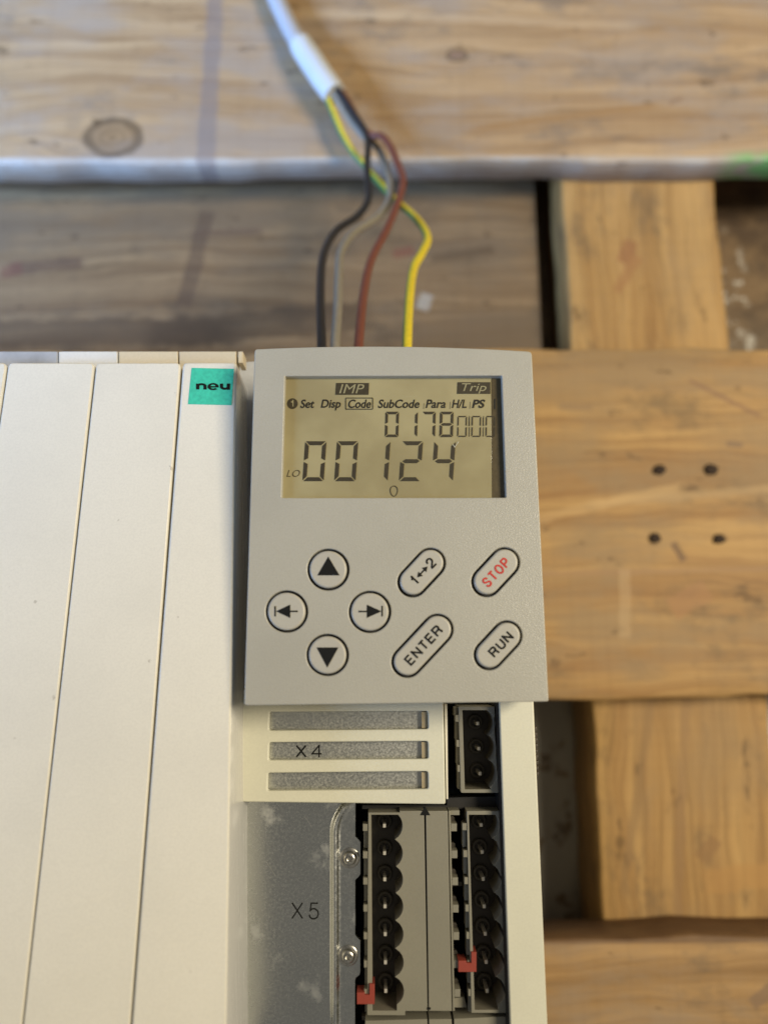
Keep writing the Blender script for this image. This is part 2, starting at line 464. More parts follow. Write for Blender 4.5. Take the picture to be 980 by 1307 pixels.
# ================================================================== FLOOR AND PALLET
T_DECK = 0.0156
ZS = -T_DECK - .0002                      # top of the stringer
ZFLOOR = ZS - .038
FC = Vector((0, 0, 0))
FLOOR_BLOBS = [
    (540, 385, .008, .012, (.50, .50, .46), .85, .36),
    (938, 400, .011, .055, (.62, .60, .54), .8, .50),
    (700, 1010, .022, .075, (.36, .34, .29), .8, .36),
    (978, 930, .012, .03, (.7, .68, .6), .8, .42),
    (600, 330, .02, .012, (.15, .05, .02), .5, .4),
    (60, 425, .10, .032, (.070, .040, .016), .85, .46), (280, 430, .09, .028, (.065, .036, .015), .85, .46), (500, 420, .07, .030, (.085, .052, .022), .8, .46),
    (15, 350, .012, .008, (.13, .06, .035), .7, .40), (270, 300, .02, .006, (.11, .06, .035), .6, .42), (130, 300, .02, .008, (.10, .07, .05), .6, .44),
    (640, 300, .03, .02, (.11, .085, .045), .6, .36),
]
fl = bpy.data.meshes.new('floor')
fl.from_pydata([(-3, -3, ZFLOOR), (3, -3, ZFLOOR), (3, 3, ZFLOOR), (-3, 3, ZFLOOR)], [], [(0, 1, 2, 3)])
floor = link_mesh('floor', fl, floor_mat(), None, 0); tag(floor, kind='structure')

def plank_mesh(lo, hi, axis=0, n=70, bev=.0012, seed=0, wob=.0007):
    """sawn plank: rounded arrises, slightly uneven edges along its length"""
    rnd = random.Random(seed)
    ph = [rnd.uniform(0, 6.28) for _ in range(8)]
    a = 1-axis
    w0, w1, z0, z1 = lo[a], hi[a], lo[2], hi[2]
    b = bev
    prof = [(w0+b, z0), (w1-b, z0), (w1, z0+b), (w1, z1-b), (w1-b*.3, z1-b*.3), (w1-b, z1), (w1-.012, z1), (w0+.012, z1), (w0+b, z1), (w0+b*.3, z1-b*.3), (w0, z1-b), (w0, z0+b)]
    bm = bmesh.new(); rings = []
    for i in range(n+1):
        t = lo[axis] + (hi[axis]-lo[axis])*i/n
        e0 = wob*(math.sin(t*23+ph[0]) + .6*math.sin(t*61+ph[1]) + .5*math.sin(t*140+ph[2]) + rnd.uniform(-.35, .35))
        e1 = wob*(math.sin(t*19+ph[3]) + .6*math.sin(t*67+ph[4]) + .5*math.sin(t*150+ph[5]) + rnd.uniform(-.35, .35))
        ring = []
        for j, (w, z) in enumerate(prof):
            ww = w + (e0 if w < (w0+w1)/2 else e1)
            zz = z + (wob*.5*(math.sin(t*31+ph[6]) + rnd.uniform(-.4, .4)) if z > (z0+z1)/2 else 0)
            ring.append(bm.verts.new((t, ww, zz) if axis == 0 else (ww, t, zz)))
        rings.append(ring)
    m = len(prof)
    for r0, r1 in zip(rings, rings[1:]):
        for j in range(m): bm.faces.new((r0[j], r0[(j+1) % m], r1[(j+1) % m], r1[j]))
    bm.faces.new(rings[0]); bm.faces.new(list(reversed(rings[-1])))
    bmesh.ops.recalc_face_normals(bm, faces=bm.faces)
    me = bpy.data.meshes.new('plank'); bm.to_mesh(me); bm.free(); return me

pallet = thing('wooden_pallet', (0.05, 0, ZFLOOR), 'weathered wooden pallet of wide rough boards lying under the cream electrical device', 'pallet')
XL, XR = -0.52, 0.52
def board(ya, yb, zt, th, mat_fn, seed):
    me = plank_mesh((XL, ya, zt-th), (XR, yb, zt), 0, 90, .0013, seed)
    c = Vector(((XL+XR)/2, (ya+yb)/2, zt-th/2))
    return link_mesh('deck_board', me, mat_fn(c), pallet, 50)
def rel(px, py, z, c): q = at(px, py, z); return (q.x-c.x, q.y-c.y)

y_top = at(480, 206, 0).y
y_m0, y_m1 = at(830, 892, 0).y, at(830, 446, 0).y
ZB = .0075
y_b = at(830, 1199, ZB).y
LIGHT, DARK, GREY = (.49, .305, .115), (.29, .155, .052), (.30, .23, .15)
def m_top(c):
    kn = [(*rel(583, 71, 0, c), .0052, .0036), (*rel(145, 176, 0, c), .0135, .0105)]
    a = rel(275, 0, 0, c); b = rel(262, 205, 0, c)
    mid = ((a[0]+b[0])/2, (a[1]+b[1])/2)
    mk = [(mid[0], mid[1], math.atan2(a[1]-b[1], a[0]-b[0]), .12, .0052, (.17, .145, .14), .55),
          (*rel(583, 71, 0, c), .1, .0035, .0022, (.20, .12, .09), .6), (*rel(862, 128, 0, c), .4, .004, .0015, (.22, .13, .07), .6),
          (*rel(720, 150, 0, c), .15, .05, .0022, DARK, .5), (*rel(600, 25, 0, c), -.05, .09, .003, (.55, .4, .23), .4)]
    g = rel(915, 232, 0, c)
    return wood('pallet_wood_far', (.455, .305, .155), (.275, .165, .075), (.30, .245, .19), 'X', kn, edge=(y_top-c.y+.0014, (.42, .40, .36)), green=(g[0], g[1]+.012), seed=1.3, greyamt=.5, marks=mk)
def m_mid(c):
    mk = [(*rel(740, 650, 0, c), .22, .05, .0025, (.58, .39, .18), .4), (*rel(885, 632, 0, c), .08, .05, .0022, (.55, .38, .19), .35),
          (*rel(925, 508, 0, c), -.52, .019, .0012, (.22, .12, .07), .6), (*rel(937, 567, 0, c), -.1, .004, .0016, (.2, .13, .08), .7),
          (*rel(866, 704, 0, c), -1.1, .0048, .0020, (.17, .10, .05), .85), (*rel(800, 730, 0, c), .02, .09, .0015, (.33, .20, .10), .6),
          (*rel(880, 765, 0, c), .5, .010, .006, (.36, .19, .08), .6), (*rel(797, 770, 0, c), 1.5, .016, .003, (.56, .40, .22), .3),
          (*rel(735, 519, 0, c), 0, .008, .002, (.28, .18, .09), .6)]
    return wood('pallet_wood_middle', LIGHT, DARK, (.29, .20, .105), 'X', (), seed=4.1, greyamt=.55, marks=mk)
def m_low(c):
    mk = [(*rel(976, 1250, 0, c), .6, .012, .003, (.2, .13, .08), .7)]
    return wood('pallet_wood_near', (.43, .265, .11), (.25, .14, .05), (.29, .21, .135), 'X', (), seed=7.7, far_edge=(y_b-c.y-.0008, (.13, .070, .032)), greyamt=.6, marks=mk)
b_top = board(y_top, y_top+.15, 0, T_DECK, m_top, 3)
b_mid = board(y_m0, y_m1, 0, T_DECK, m_mid, 5)
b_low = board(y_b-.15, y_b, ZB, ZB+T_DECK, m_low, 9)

xs0 = (at(716, 237, ZS).x + at(752, 895, ZS).x)/2; xs1 = (at(913, 237, ZS).x + at(973, 895, ZS).x)/2
me = plank_mesh((xs0, -.40, ZFLOOR+.0002), (xs1, .42, ZS), 1, 90, .0015, 11)
cs = Vector(((xs0+xs1)/2, .01, 0))
kn = []
mk = [(*rel(800, 322, ZS, cs), 1.2, .007, .0042, (.25, .10, .04), .6), (*rel(905, 1085, ZS, cs), .9, .006, .0035, (.24, .13, .05), .6), (*rel(815, 1000, ZS, cs), 1.35, .05, .0022, (.25, .15, .06), .55), (*rel(870, 1010, ZS, cs), 1.45, .06, .0025, (.27, .16, .07), .5),
      (*rel(800, 350, ZS, cs), 1.0, .012, .003, (.3, .14, .05), .6), (*rel(955, 1120, ZS, cs), .1, .02, .006, (.42, .23, .07), .6)]
stringer = link_mesh('stringer', me, wood('pallet_wood_stringer', (.48, .295, .105), (.29, .155, .045), (.28, .185, .09), 'Y', kn, seed=2.2, greyamt=.4, marks=mk), pallet, 50)

# lower board of the pallet, seen through the gap behind the wires
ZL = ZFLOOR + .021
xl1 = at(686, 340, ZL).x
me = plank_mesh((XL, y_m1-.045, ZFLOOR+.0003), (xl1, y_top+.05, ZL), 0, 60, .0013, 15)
cl = Vector(((XL+xl1)/2, (y_m1-.045+y_top+.05)/2, 0))
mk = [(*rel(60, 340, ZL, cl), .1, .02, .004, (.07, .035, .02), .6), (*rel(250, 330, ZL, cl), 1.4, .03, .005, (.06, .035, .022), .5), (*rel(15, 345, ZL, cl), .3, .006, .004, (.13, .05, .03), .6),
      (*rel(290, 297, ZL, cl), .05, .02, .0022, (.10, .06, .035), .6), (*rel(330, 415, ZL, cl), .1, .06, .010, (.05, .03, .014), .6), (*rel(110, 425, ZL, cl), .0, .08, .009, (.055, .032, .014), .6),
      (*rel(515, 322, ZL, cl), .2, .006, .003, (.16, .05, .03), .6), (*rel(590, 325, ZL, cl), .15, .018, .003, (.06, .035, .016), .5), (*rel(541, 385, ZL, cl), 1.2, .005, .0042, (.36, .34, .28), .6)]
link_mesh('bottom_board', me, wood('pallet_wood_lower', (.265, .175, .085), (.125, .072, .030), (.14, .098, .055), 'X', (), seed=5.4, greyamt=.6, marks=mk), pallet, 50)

# driven nails: sunk dark heads in the middle board
M_nail = simple('rusty_nail', (.035, .020, .012), .7, .4, .4)
def nail_mesh(p, r):
    bm = bmesh.new(); n = 14; rnd = random.Random(int(p.x*1e5))
    a = [bm.verts.new((p.x+r*(1+rnd.uniform(-.2, .2))*math.cos(2*math.pi*i/n), p.y+r*(.85+rnd.uniform(-.15, .15))*math.sin(2*math.pi*i/n), p.z-.003)) for i in range(n)]
    b = [bm.verts.new((v.co.x, v.co.y, p.z+.0006)) for v in a]
    c = [bm.verts.new((p.x+(v.co.x-p.x)*.7, p.y+(v.co.y-p.y)*.7, p.z+.0009)) for v in a]
    for i in range(n):
        j = (i+1) % n
        bm.faces.new((a[i], a[j], b[j], b[i])); bm.faces.new((b[i], b[j], c[j], c[i]))
    bm.faces.new(c); bmesh.ops.recalc_face_normals(bm, faces=bm.faces)
    me = bpy.data.meshes.new('nail'); bm.to_mesh(me); bm.free(); return me
for (px, py, r) in ((841, 600, 8.5), (907, 600, 9.0), (835, 687, 7.5), (917, 688, 7.5)):
    link_mesh('nail_head', nail_mesh(at(px, py, 0), r*.00033), M_nail, b_mid, 40)

# ================================================================== FREQUENCY INVERTER
K = .130
PK = flat(K)                               # keypad face
pA = at(250, 463, .119); pB = at(250, 1307, .131)
slope = Vector((0, pB.y-pA.y, pB.z-pA.z)).normalized()
PC = Plane(pA, Vector((1, 0, 0)).cross(-slope))
PX = flat(.110)                            # slotted cover
PP = flat(.104)                            # steel plate
PS = flat(.108)                            # terminals
PR = flat(.112)                            # right wall

dev = thing('frequency_inverter', (-.02, -.03, .001), 'cream electrical drive unit with slotted panels, steel plate and grey terminal sockets', 'drive unit')

# body
x_left = at(-260, 900, .11).x; x_right = at(vx(645, 1040), 1040, PR.p.z).x
y_far = at(250, 470, .100).y; y_near = -.24
link_mesh('housing', box_mesh((x_left, y_near, .0085), (x_right-.0002, y_far, .0920), .002), M_cream, dev, 40)

# left covers
def lx(p, y, vpy=-2850, vpx=488): return vpx + (p-vpx)*(y-vpy)/(463-vpy)
YB = 1420
edges = [-190, -98, 10, 122, 232]
gap = 1.5
for a, b in zip(edges, edges[1:]):
    q = [(a+gap, 463), (b-gap, 463), (lx(b, YB)-gap, YB), (lx(a, YB)+gap, YB)]
    plate('cover_panel', [rquad(q, [6, 6, 0, 0])], PC, -.006, 0, 1.7, M_cover, dev, 40)
q = [(232+gap, 462), (302, 462), (287.3, YB), (lx(232, YB)+gap, YB)]
last = plate('cover_panel', [rquad(q, [7, 5, 0, 0])], PC, -.030, 0, 3.0, [M_cover, M_coverside], dev, 40,
             'last cover panel beside the keypad, with the green sticker', pick=lambda x, y, n: 1 if n.x > .75 else 0)
# green sticker
st = plate('sticker', [[(245, 469.8), (299, 471), (296, 517.3), (240.3, 516)]], PC, .00003, .00016, .15, M_sticker, last, 30, 'small turquoise square sticker with black word')
PCs = Plane(PC.p + PC.n*.00022, PC.n)
me_box = (250.6, 487.5, 294, 498.5)
T = []                                     # the word drawn as wide squarish strokes
def arc(cx, cy, rx, ry, a0, a1, w, n=14):
    o = [(cx+rx*math.cos(R(a0+(a1-a0)*i/n)), cy-ry*math.sin(R(a0+(a1-a0)*i/n))) for i in range(n+1)]
    i_ = [(cx+(rx-w)*math.cos(R(a1-(a1-a0)*i/n)), cy-(ry-w*.62)*math.sin(R(a1-(a1-a0)*i/n))) for i in range(n+1)]
    return o+i_
T += [[(250.6, 490), (255.0, 490), (255.0, 497.6), (250.6, 497.4)], [(260.0, 492.5), (264.3, 492.5), (264.3, 497.6), (260.0, 497.6)], arc(257.6, 493.3, 6.7, 3.9, 0, 150, 4.3)]
def arc2(cx, cy, rx, ry, a0, a1, wx, wy, n=16):
    o = [(cx+rx*math.cos(R(a0+(a1-a0)*i/n)), cy-ry*math.sin(R(a0+(a1-a0)*i/n))) for i in range(n+1)]
    return o + [(cx+(rx-wx)*math.cos(R(a1-(a1-a0)*i/n)), cy-(ry-wy)*math.sin(R(a1-(a1-a0)*i/n))) for i in range(n+1)]
T += [arc2(272.4, 493.9, 7.2, 4.6, 0, 180, 3.8, 2.1), arc2(272.4, 493.9, 7.2, 4.6, 180, 318, 3.8, 2.1), [(267.5, 493.2), (279.6, 493.2), (279.6, 495.0), (267.5, 495.0)]]
T += [[(281, 490), (285.3, 490), (285.3, 495), (281, 495)], [(289.8, 490), (294, 490), (294, 498), (289.8, 498)], arc(287.6, 494, 6.6, 4.0, 180, 330, 4.3)]
inked('lettering', T, PC, .00022, M_ink, last)

# caps of the far end, behind the covers
M_capcream = plastic('cap_cream', (.66, .57, .40), .5, 1500, .3, .06)
M_capwhite = plastic('cap_white', (.74, .73, .68), .45, 1500, .3, .04)
M_capclear = plastic('cap_clear', (.55, .57, .60), .3, 700, .5, .25, .7)
PF = flat(.112)
for (x0, x1, m, lab) in ((-190, 73.5, M_capclear, 'translucent grey cap of the far end'), (75.5, 150, M_capwhite, 'white cap of the far end'), (152, 227, M_capcream, None), (229, 301.5, M_capcream, None), (304, 310, M_capcream, None)):
    plate('end_cap', [rect(x0, 448.5, x1, 463 if x1 > 302 else 482)], PF, -.006, 0, .8, m, dev, 40, lab)
# channel between last cover and keypad
plate('channel_wall', [[(296, 463), (330, 461), (330, 905), (290, 905)]], flat(.102), -.02, 0, .6, M_capclear, dev, 40)

# slotted cover marked X 4
S4 = [[(344, 908.5), (546, 907.5), (546.5, 930.5), (343, 932.5)], [(343.5, 947.5), (546, 946), (546.5, 968.5), (342.5, 970.5)], [(342, 986.5), (546, 984.5), (546.5, 1007), (341, 1009.5)]]
plate('slotted_cover', [rquad([(300, 880), (565.5, 880), (568.5, 1026.5), (300, 1023.5)], [0, 0, 3, 0])] + [rquad(list(reversed(s)), 3, 3) for s in S4],
      PX, -.0022, 0, 1.6, M_cream, dev, 40)
inked_back = plate('steel_backing', [rect(305, 884, 560, 1018)], flat(.1073), -.001, 0, .4, M_bar, dev, 40)
M_slot = plastic('slot_tan', (.36, .29, .17), .5, 1500, .3, .05)
for s in S4:
    x1 = s[1][0]; y0, y1 = s[1][1]+1, s[2][1]-1
    plate('slot_end', [[(x1-8.5, y0), (x1-.3, y0), (x1, y1), (x1-8, y1)]], flat(.1088), -.0013, 0, .5, M_slot, dev, 40)
PB = flat(.1073)
stroke_text('X', (377.5, 950.5, 391.5, 967), (1,), 0, 2.2, PB, .00008, M_ink, inked_back)
stroke_text('4', (397.5, 950.5, 411.5, 967.5), (1,), 0, 1.8, PB, .00008, M_ink, inked_back)
M_scratch_glint = simple('bright_scratch_glint', (.85, .84, .78), .3, .5, 1.0)
inked('scratch_glint', [stroke(a, b, w) for a, b, w in (((393, 909), (401, 928), 1.1), ((408, 948), (416, 967), 1.5), ((425, 986), (434, 1006), 1.2), ((414, 950), (408, 960), .6), ((445, 1002), (450, 1006), .8), ((366, 992), (369, 996), .8))], PB, .00005, M_scratch_glint, inked_back)  # three long strokes paint a line's reflection; the short ones are scratches
# bright sliver added as the lit bevel highlight on the slotted cover's right edge
plate('bevel_highlight', [[(567.0, 899), (570.6, 899), (571.8, 1020), (569.4, 1020)]], flat(.1085), -.006, 0, .5, M_cover, dev, 40)

# steel plate marked X 5
def x_edge(y):
    e = vx(455, y) - 1.5
    for yc in (1095, 1221):
        d = abs(y-yc); e += 6.5*max(0, min(1, (27-d)/5.0))
    return e
def fold(y):
    f = 421.8
    if y < 1062: f += 12*((1062-y)/32.0)**2
    return f
def hgt(x, y):
    def ss(a, b, v): t = max(0, min(1, (v-a)/(b-a))); return t*t*(3-2*t)
    h = .0012*ss(-1, 5, x-fold(y)) - .0009*ss(6, 13, x-fold(y))
    return h
bm = bmesh.new(); rows = []
ny = 110; xs = [302, 340, 380, 405, 414, 418, 420, 421.5, 423, 424.5, 426, 427.5, 429, 430.5, 432, 433.5, 435, 436.5, 438.5, 441]
for i in range(ny+1):
    y = 1016 + (1420-1016)*i/ny; xe = x_edge(y); row = []
    for x in xs + [441 + (xe-441)*u for u in (.3, .6, .85, .95, 1)]:
        row.append(bm.verts.new(PP.at(x, y) + Vector((0, 0, hgt(x, y)))))
    e = row[-1].co; row.append(bm.verts.new((e.x+.00012, e.y, e.z-.0002))); row.append(bm.verts.new((e.x+.00012, e.y, e.z-.0014)))
    rows.append(row)
for r0, r1 in zip(rows, rows[1:]):
    for j in range(len(r0)-1): bm.faces.new((r0[j], r1[j], r1[j+1], r0[j+1]))
bmesh.ops.recalc_face_normals(bm, faces=bm.faces)
me = bpy.data.meshes.new('steel_plate'); bm.to_mesh(me); bm.free()
if me.polygons[0].normal.z < 0: me.flip_normals()
steel = link_mesh('steel_plate', me, M_plate, dev, 50)
stroke_text('X', (372, 1151.5, 387, 1173), (1,), 0, 1.7, PP, .0001, M_ink, steel)
stroke_text('5', (394, 1152, 407.5, 1173.5), (1,), 0, 1.7, PP, .0001, M_ink, steel)
inked('scratch_glint', [stroke((389, 1042), (398, 1055), .9), stroke((340, 1100), (352, 1118), .5), stroke((400, 1130), (396, 1144), .5), stroke((335, 1262), (349, 1255), .5), stroke((372, 1210), (380, 1222), .6)], PP, .00008, M_scratch_glint, steel)

# screws
def screw(px, py):
    p = PP.at(px, py) + Vector((0, 0, .0003)); s = mpp(PP, px, py)
    prof = [(12.5, 0), (12.5, .9), (11.6, 1.5), (8.8, 1.7), (8.6, 2.2), (8.3, 4.6), (7.2, 6.0), (5.2, 6.8), (3.6, 7.0)]
    bm = bmesh.new(); n = 36; rings = []
    for r, h in prof: rings.append([bm.verts.new((p.x+r*s*math.cos(2*math.pi*i/n), p.y+r*s*math.sin(2*math.pi*i/n), p.z+h*s)) for i in range(n)])
    # six-lobed socket
    for dep, k in ((6.6, 1), (2.8, .93)):
        rings.append([bm.verts.new((p.x+(3.1+.45*math.cos(6*2*math.pi*i/n))*k*s*math.cos(2*math.pi*i/n), p.y+(3.1+.45*math.cos(6*2*math.pi*i/n))*k*s*math.sin(2*math.pi*i/n), p.z+dep*s)) for i in range(n)])
    for a, b in zip(rings, rings[1:]):
        for i in range(n): bm.faces.new((a[i], a[(i+1) % n], b[(i+1) % n], b[i]))
    bm.faces.new(rings[-1]); bmesh.ops.recalc_face_normals(bm, faces=bm.faces)
    me = bpy.data.meshes.new('screw'); bm.to_mesh(me); bm.free()
    return link_mesh('screw', me, M_screw, dev, 35)
screw(446.5, 1094.5); screw(444.5, 1219)

# dark cavity, right wall
plate('cavity_floor', [[(452, 884), (646, 884), (660, YB), (450, YB)]], flat(.0950), -.002, 0, .4, M_void, dev, 30)
link = [(vx(642, 884), 884), (vx(687, 884), 884), (vx(687, YB), YB), (vx(642, YB), YB)]
wall = plate('side_wall', [link], PR, -.1025, 0, 1.8, M_cream, dev, 40)
plate('wall_liner', [[(vx(638.5, 884), 884), (vx(641.3, 884), 884), (vx(641.3, YB), YB), (vx(638.5, YB), YB)]], flat(.1105), -.012, 0, .4, M_black, dev, 40)
for i in range(9):
    yy = 928 + i*7.2
    plate('vent_rib', [rect(vx(686.5, yy), yy, vx(689.6, yy), yy+4.2)], flat(.107), -.02, 0, .6, M_greydk, wall, 40)
plate('black_bridge', [[(570, 1018), (639, 1016), (640, 1033), (462, 1033), (462, 1027.5), (570, 1027.5)]], flat(.1025), -.004, 0, .6, M_black, dev, 30)

# terminal sockets
M_scallop2 = plastic('terminal_collar', (.085, .074, .055), .5, 2000, .3, .10)
def ring_mesh(x, y, z, r0, r1, h, n=24):
    bm = bmesh.new(); rings = []
    for r, dz in ((r1, 0), (r1, h*.8), (r1-.0002, h), (r0+.0002, h), (r0, h*.8), (r0, 0)):
        rings.append([bm.verts.new((x+r*math.cos(2*math.pi*i/n), y+r*math.sin(2*math.pi*i/n), z+dz)) for i in range(n)])
    for a, b in zip(rings, rings[1:]):
        for i in range(n): bm.faces.new((a[i], a[(i+1) % n], b[(i+1) % n], b[i]))
    bmesh.ops.recalc_face_normals(bm, faces=bm.faces)
    me = bpy.data.meshes.new('ring'); bm.to_mesh(me); bm.free(); return me
def terminal(outer, pins, left, pinch, R0, top, bottom, label=None):
    cav = []
    cav.append((pins[0][0]-left, pins[0][1]-top))
    cav.append((pins[0][0]+6, pins[0][1]-top))
    for i, (px, py) in enumerate(pins):
        y0 = pins[0][1]-top if i == 0 else (pins[i-1][1]+py)/2
        y1 = py+17 if i == len(pins)-1 else (pins[i+1][1]+py)/2
        for kk in range(9):
            y = y0 + (y1-y0)*kk/8
            d = max(-1, min(1, (y-py)/R0))
            xx = px + 2.5 + R0*math.sqrt(max(0, 1-d*d))
            cav.append((xx + .02*kk, y + (.05 if kk == 0 else -.05 if kk == 8 else 0)))
    lp = pins[-1]
    cav.append((lp[0]+14, lp[1]+bottom)); cav.append((lp[0]-left, lp[1]+bottom))
    cx0, cx1 = min(p[0] for p in cav), max(p[0] for p in cav)
    cy0, cy1 = min(p[1] for p in cav), max(p[1] for p in cav)
    def pick(x, y, n): return 1 if (abs(n.z) < .6 and cx0-.6 < x < cx1+.6 and cy0-.6 < y < cy1+.6) else 0
    t = plate('terminal_socket', [outer, list(reversed(cav))], PS, -.0120, 0, .5, [M_grey, M_scallop], dev, 30, label, pick)
    plate('socket_floor', [[(cx0-1, cy0-1), (cx1+1, cy0-1), (cx1+1, cy1+1), (cx0-1, cy1+1)]], flat(PS.p.z-.0112), -.0007, 0, .3, M_greydk, t, 30)
    proto = None
    for (px, py) in pins:
        pos = flat(PS.p.z-.0045).at(px, py); top_ = pos.z; s = .00042
        if proto is None:
            me = box_mesh((pos.x-s, pos.y-s*1.2, top_-.0066), (pos.x+s, pos.y+s*1.2, top_), .00012, 1)
            proto = link_mesh('pin', me, M_pin, t, 0)
            cme = ring_mesh(pos.x, pos.y, PS.p.z-.0112, .0012, .0021, .0011)
            cproto = link_mesh('pin_collar', cme, M_scallop2, t, 40)
        else:
            copy_part(proto, Vector((pos.x, pos.y, POS[proto].z)), t)
            copy_part(cproto, Vector((pos.x, pos.y, POS[cproto].z)), t)
    return t
def ribs(t, pins, x0, x1, dy, h=9):
    for (px, py) in pins:
        plate('coding_rib', [rect(px+x0, py+dy, px+x1, py+dy+h)], PS, -.004, -.0002, .5, M_grey, t, 30)
        plate('coding_ledge', [rect(px+x0+1, py+dy+h+.6, px+x1, py+dy+32)], PS, -.006, -.0016, .4, M_grey, t, 30)

pa = [(609.5, 923.5), (611, 955.5), (612.5, 987.5)]
ta = terminal(rquad([(585, 902), (631, 902), (636, 1012), (588, 1012)], [1, 1, 1, 2], 3), pa, 19.5, 15, 19.5, 17, 20, 'short grey three-pole socket near the keypad')
ribs(ta, pa, -28.5, -24, -11, 9)
plate('coding_ledge', [[(580, 903), (584.5, 903), (584.5, 914), (580, 914)]], PS, -.006, -.0012, .4, M_grey, ta, 30)
pb = [(490.5, 1054), (490.7, 1089), (491, 1122.5), (491.3, 1157), (491.6, 1192.5), (491.9, 1228.5), (492.2, 1265)]
ob = [(470, 1037), (510, 1037), (510, 1035), (541, 1035), (545.4, 1290.5), (517, 1290.5), (517, 1296), (468.5, 1296)]
tb = terminal(ob, pb, 17, 14, 20.5, 14, 25, 'long grey seven-pole socket beside the steel plate')
ribs(tb, pb, -27.5, -21.5, -2, 9)
pc = [(614, 1053), (615.3, 1087.5), (616.6, 1122), (617.9, 1157), (619.2, 1192), (620.4, 1228), (621.6, 1265)]
oc = [(595.5, 1035), (vx(639.3, 1035), 1035), (vx(639.3, 1293), 1293), (601.5, 1293)]
tc = terminal(oc, pc, 16, 15, 20.5, 13, 24, 'long grey seven-pole socket beside the right wall')
ribs(tc, pc, -24, -18.7, -2, 9)
# middle bar with teeth
mb = [(vx(543.4, 1035), 1035), (vx(571.3, 1035), 1035), (vx(571.3, 1290), 1290.5), (vx(543.4, 1290), 1290.5)]
bar = plate('terminal_bar', [mb], PS, -.0095, 0, .6, M_grey, dev, 30)
plate('terminal_bar', [[(vx(572.6, 1035), 1035), (vx(575, 1035), 1035), (vx(575, 1290), 1291), (vx(572.6, 1290), 1291)]], PS, -.0095, -.0003, .3, M_grey, dev, 30)
for i, (px, py) in enumerate(pc):
    x0 = vx(575.2, py)
    plate('bar_tooth', [rect(x0, py-1.5, x0+7.5, py+8.5)], PS, -.006, -.0004, .5, M_grey, bar, 30)
    plate('bar_tooth', [circle(x0+2.5, py-3.5, 4.2, 16)], PS, -.009, -.004, .4, M_greydk, bar, 30)
plate('bar_tooth', [rect(574.5, 1035, 586.5, 1041)], PS, -.006, -.0006, .5, M_grey, bar, 30)
plate('bar_tooth', [[(vx(575, 1280), 1281), (594, 1279), (597, 1293), (vx(575, 1293), 1293)]], PS, -.008, -.003, .5, M_grey, bar, 30)
plate('bar_tooth', [rect(578, 1131, 592, 1137)], PS, -.008, -.004, .5, M_greydk, bar, 30)
inked('arrow_mark', [[(536, 1040.5), (542.3, 1029), (549, 1040.5)]], PS, .00012, M_ink, bar)
inked('arrow_mark', [[(vx(541, 1290), 1285.5), (vx(545.6, 1290), 1285.5), (vx(545.4, 1290), 1288.5), (vx(541.3, 1290), 1288.5)]], PS, .00012, M_ink, bar)
# next block at the near end
plate('terminal_block', [[(466, 1304), (vx(541.5, 1302), 1302), (vx(541.5, YB), YB), (464, YB)]], PS, -.0095, -.0005, .6, M_grey, dev, 30)
plate('terminal_block', [[(vx(543.6, 1302), 1302), (vx(571, 1302), 1302), (vx(571, YB), YB), (vx(543.6, YB), YB)]], PS, -.0095, -.0005, .6, M_grey, dev, 30)
plate('terminal_block', [[(vx(574, 1302), 1302), (vx(639, 1300), 1299), (vx(639, YB), YB), (vx(574, YB), YB)]], PS, -.0095, -.0007, .6, M_grey, dev, 30)
plate('bridge_strip', [[(462, 1297), (vx(639, 1294), 1295), (vx(639, 1300), 1298.5), (462, 1302.5)]], flat(.1045), -.006, 0, .3, M_greydk, dev, 30)
# red coding tabs
def redtab(t, x0, y0, x1, y1):
    f = [[(x0, y0), (x1, y0), (x1, y1), (x0, y1)]]
    plate('coding_tab', [[(x0, y0+7), (x0+10, y0+7), (x0+10, y0+10), (x1-6.5, y0+10), (x1-6.5, y0-4), (x1, y0-4), (x1, y1), (x0, y1)]], PS, -.004, .0006, .6, M_redtab, t, 30, 'red coding tab')
redtab(tb, 455.5, 1258.5, 478, 1280.5)
redtab(tc, 584.5, 1218, 607.5, 1239.5)

# ================================================================== KEYPAD
kp = thing('keypad', PK.at(505, 670) + Vector((0, 0, -.016)), 'grey keypad module with LCD screen, arrow buttons and STOP and RUN buttons', 'keypad')
outline = []
TL, TR, BR, BL = (325, 445.5), (678.5, 448.5), (700, 895.5), (311.5, 900.5)
top = [(325 + 353.5*t, 445.5 + 3*t - 5.0*(1-(2*t-1)**2)) for t in [i/24 for i in range(25)]]
outline = rquad([TL] + top[2:-2] + [TR, BR, BL], [4] + [0]*21 + [5, 3, 4], 4)
win = [(364, 480), (640, 479.5), (645.5, 635), (359.8, 635.3)]
btns = {
    'up': circle(419, 727, 23.7), 'left': circle(366, 780.5, 24.0), 'right': circle(472, 781, 24.0), 'down': circle(418, 836, 24.0),
    'swap': capsule((526.8, 742.5), (549.2, 718.5), 16.6), 'stop': capsule((621.2, 742), (643.6, 718.0), 16.7),
    'enter': capsule((519.8, 844.5), (558.2, 803.5), 17.3), 'run': capsule((624.2, 835.5), (646.6, 811.5), 16.7)}
hole = {
    'up': circle(419, 727, 26.7), 'left': circle(366, 780.5, 26.9), 'right': circle(472, 781, 26.9), 'down': circle(418, 836, 26.9),
    'swap': capsule((526.4, 743), (549.2, 718.5), 19.5), 'stop': capsule((620.8, 742.5), (643.6, 718.0), 19.6),
    'enter': capsule((519.4, 845), (558.2, 803.5), 20.2), 'run': capsule((623.8, 836), (646.6, 811.5), 19.6)}
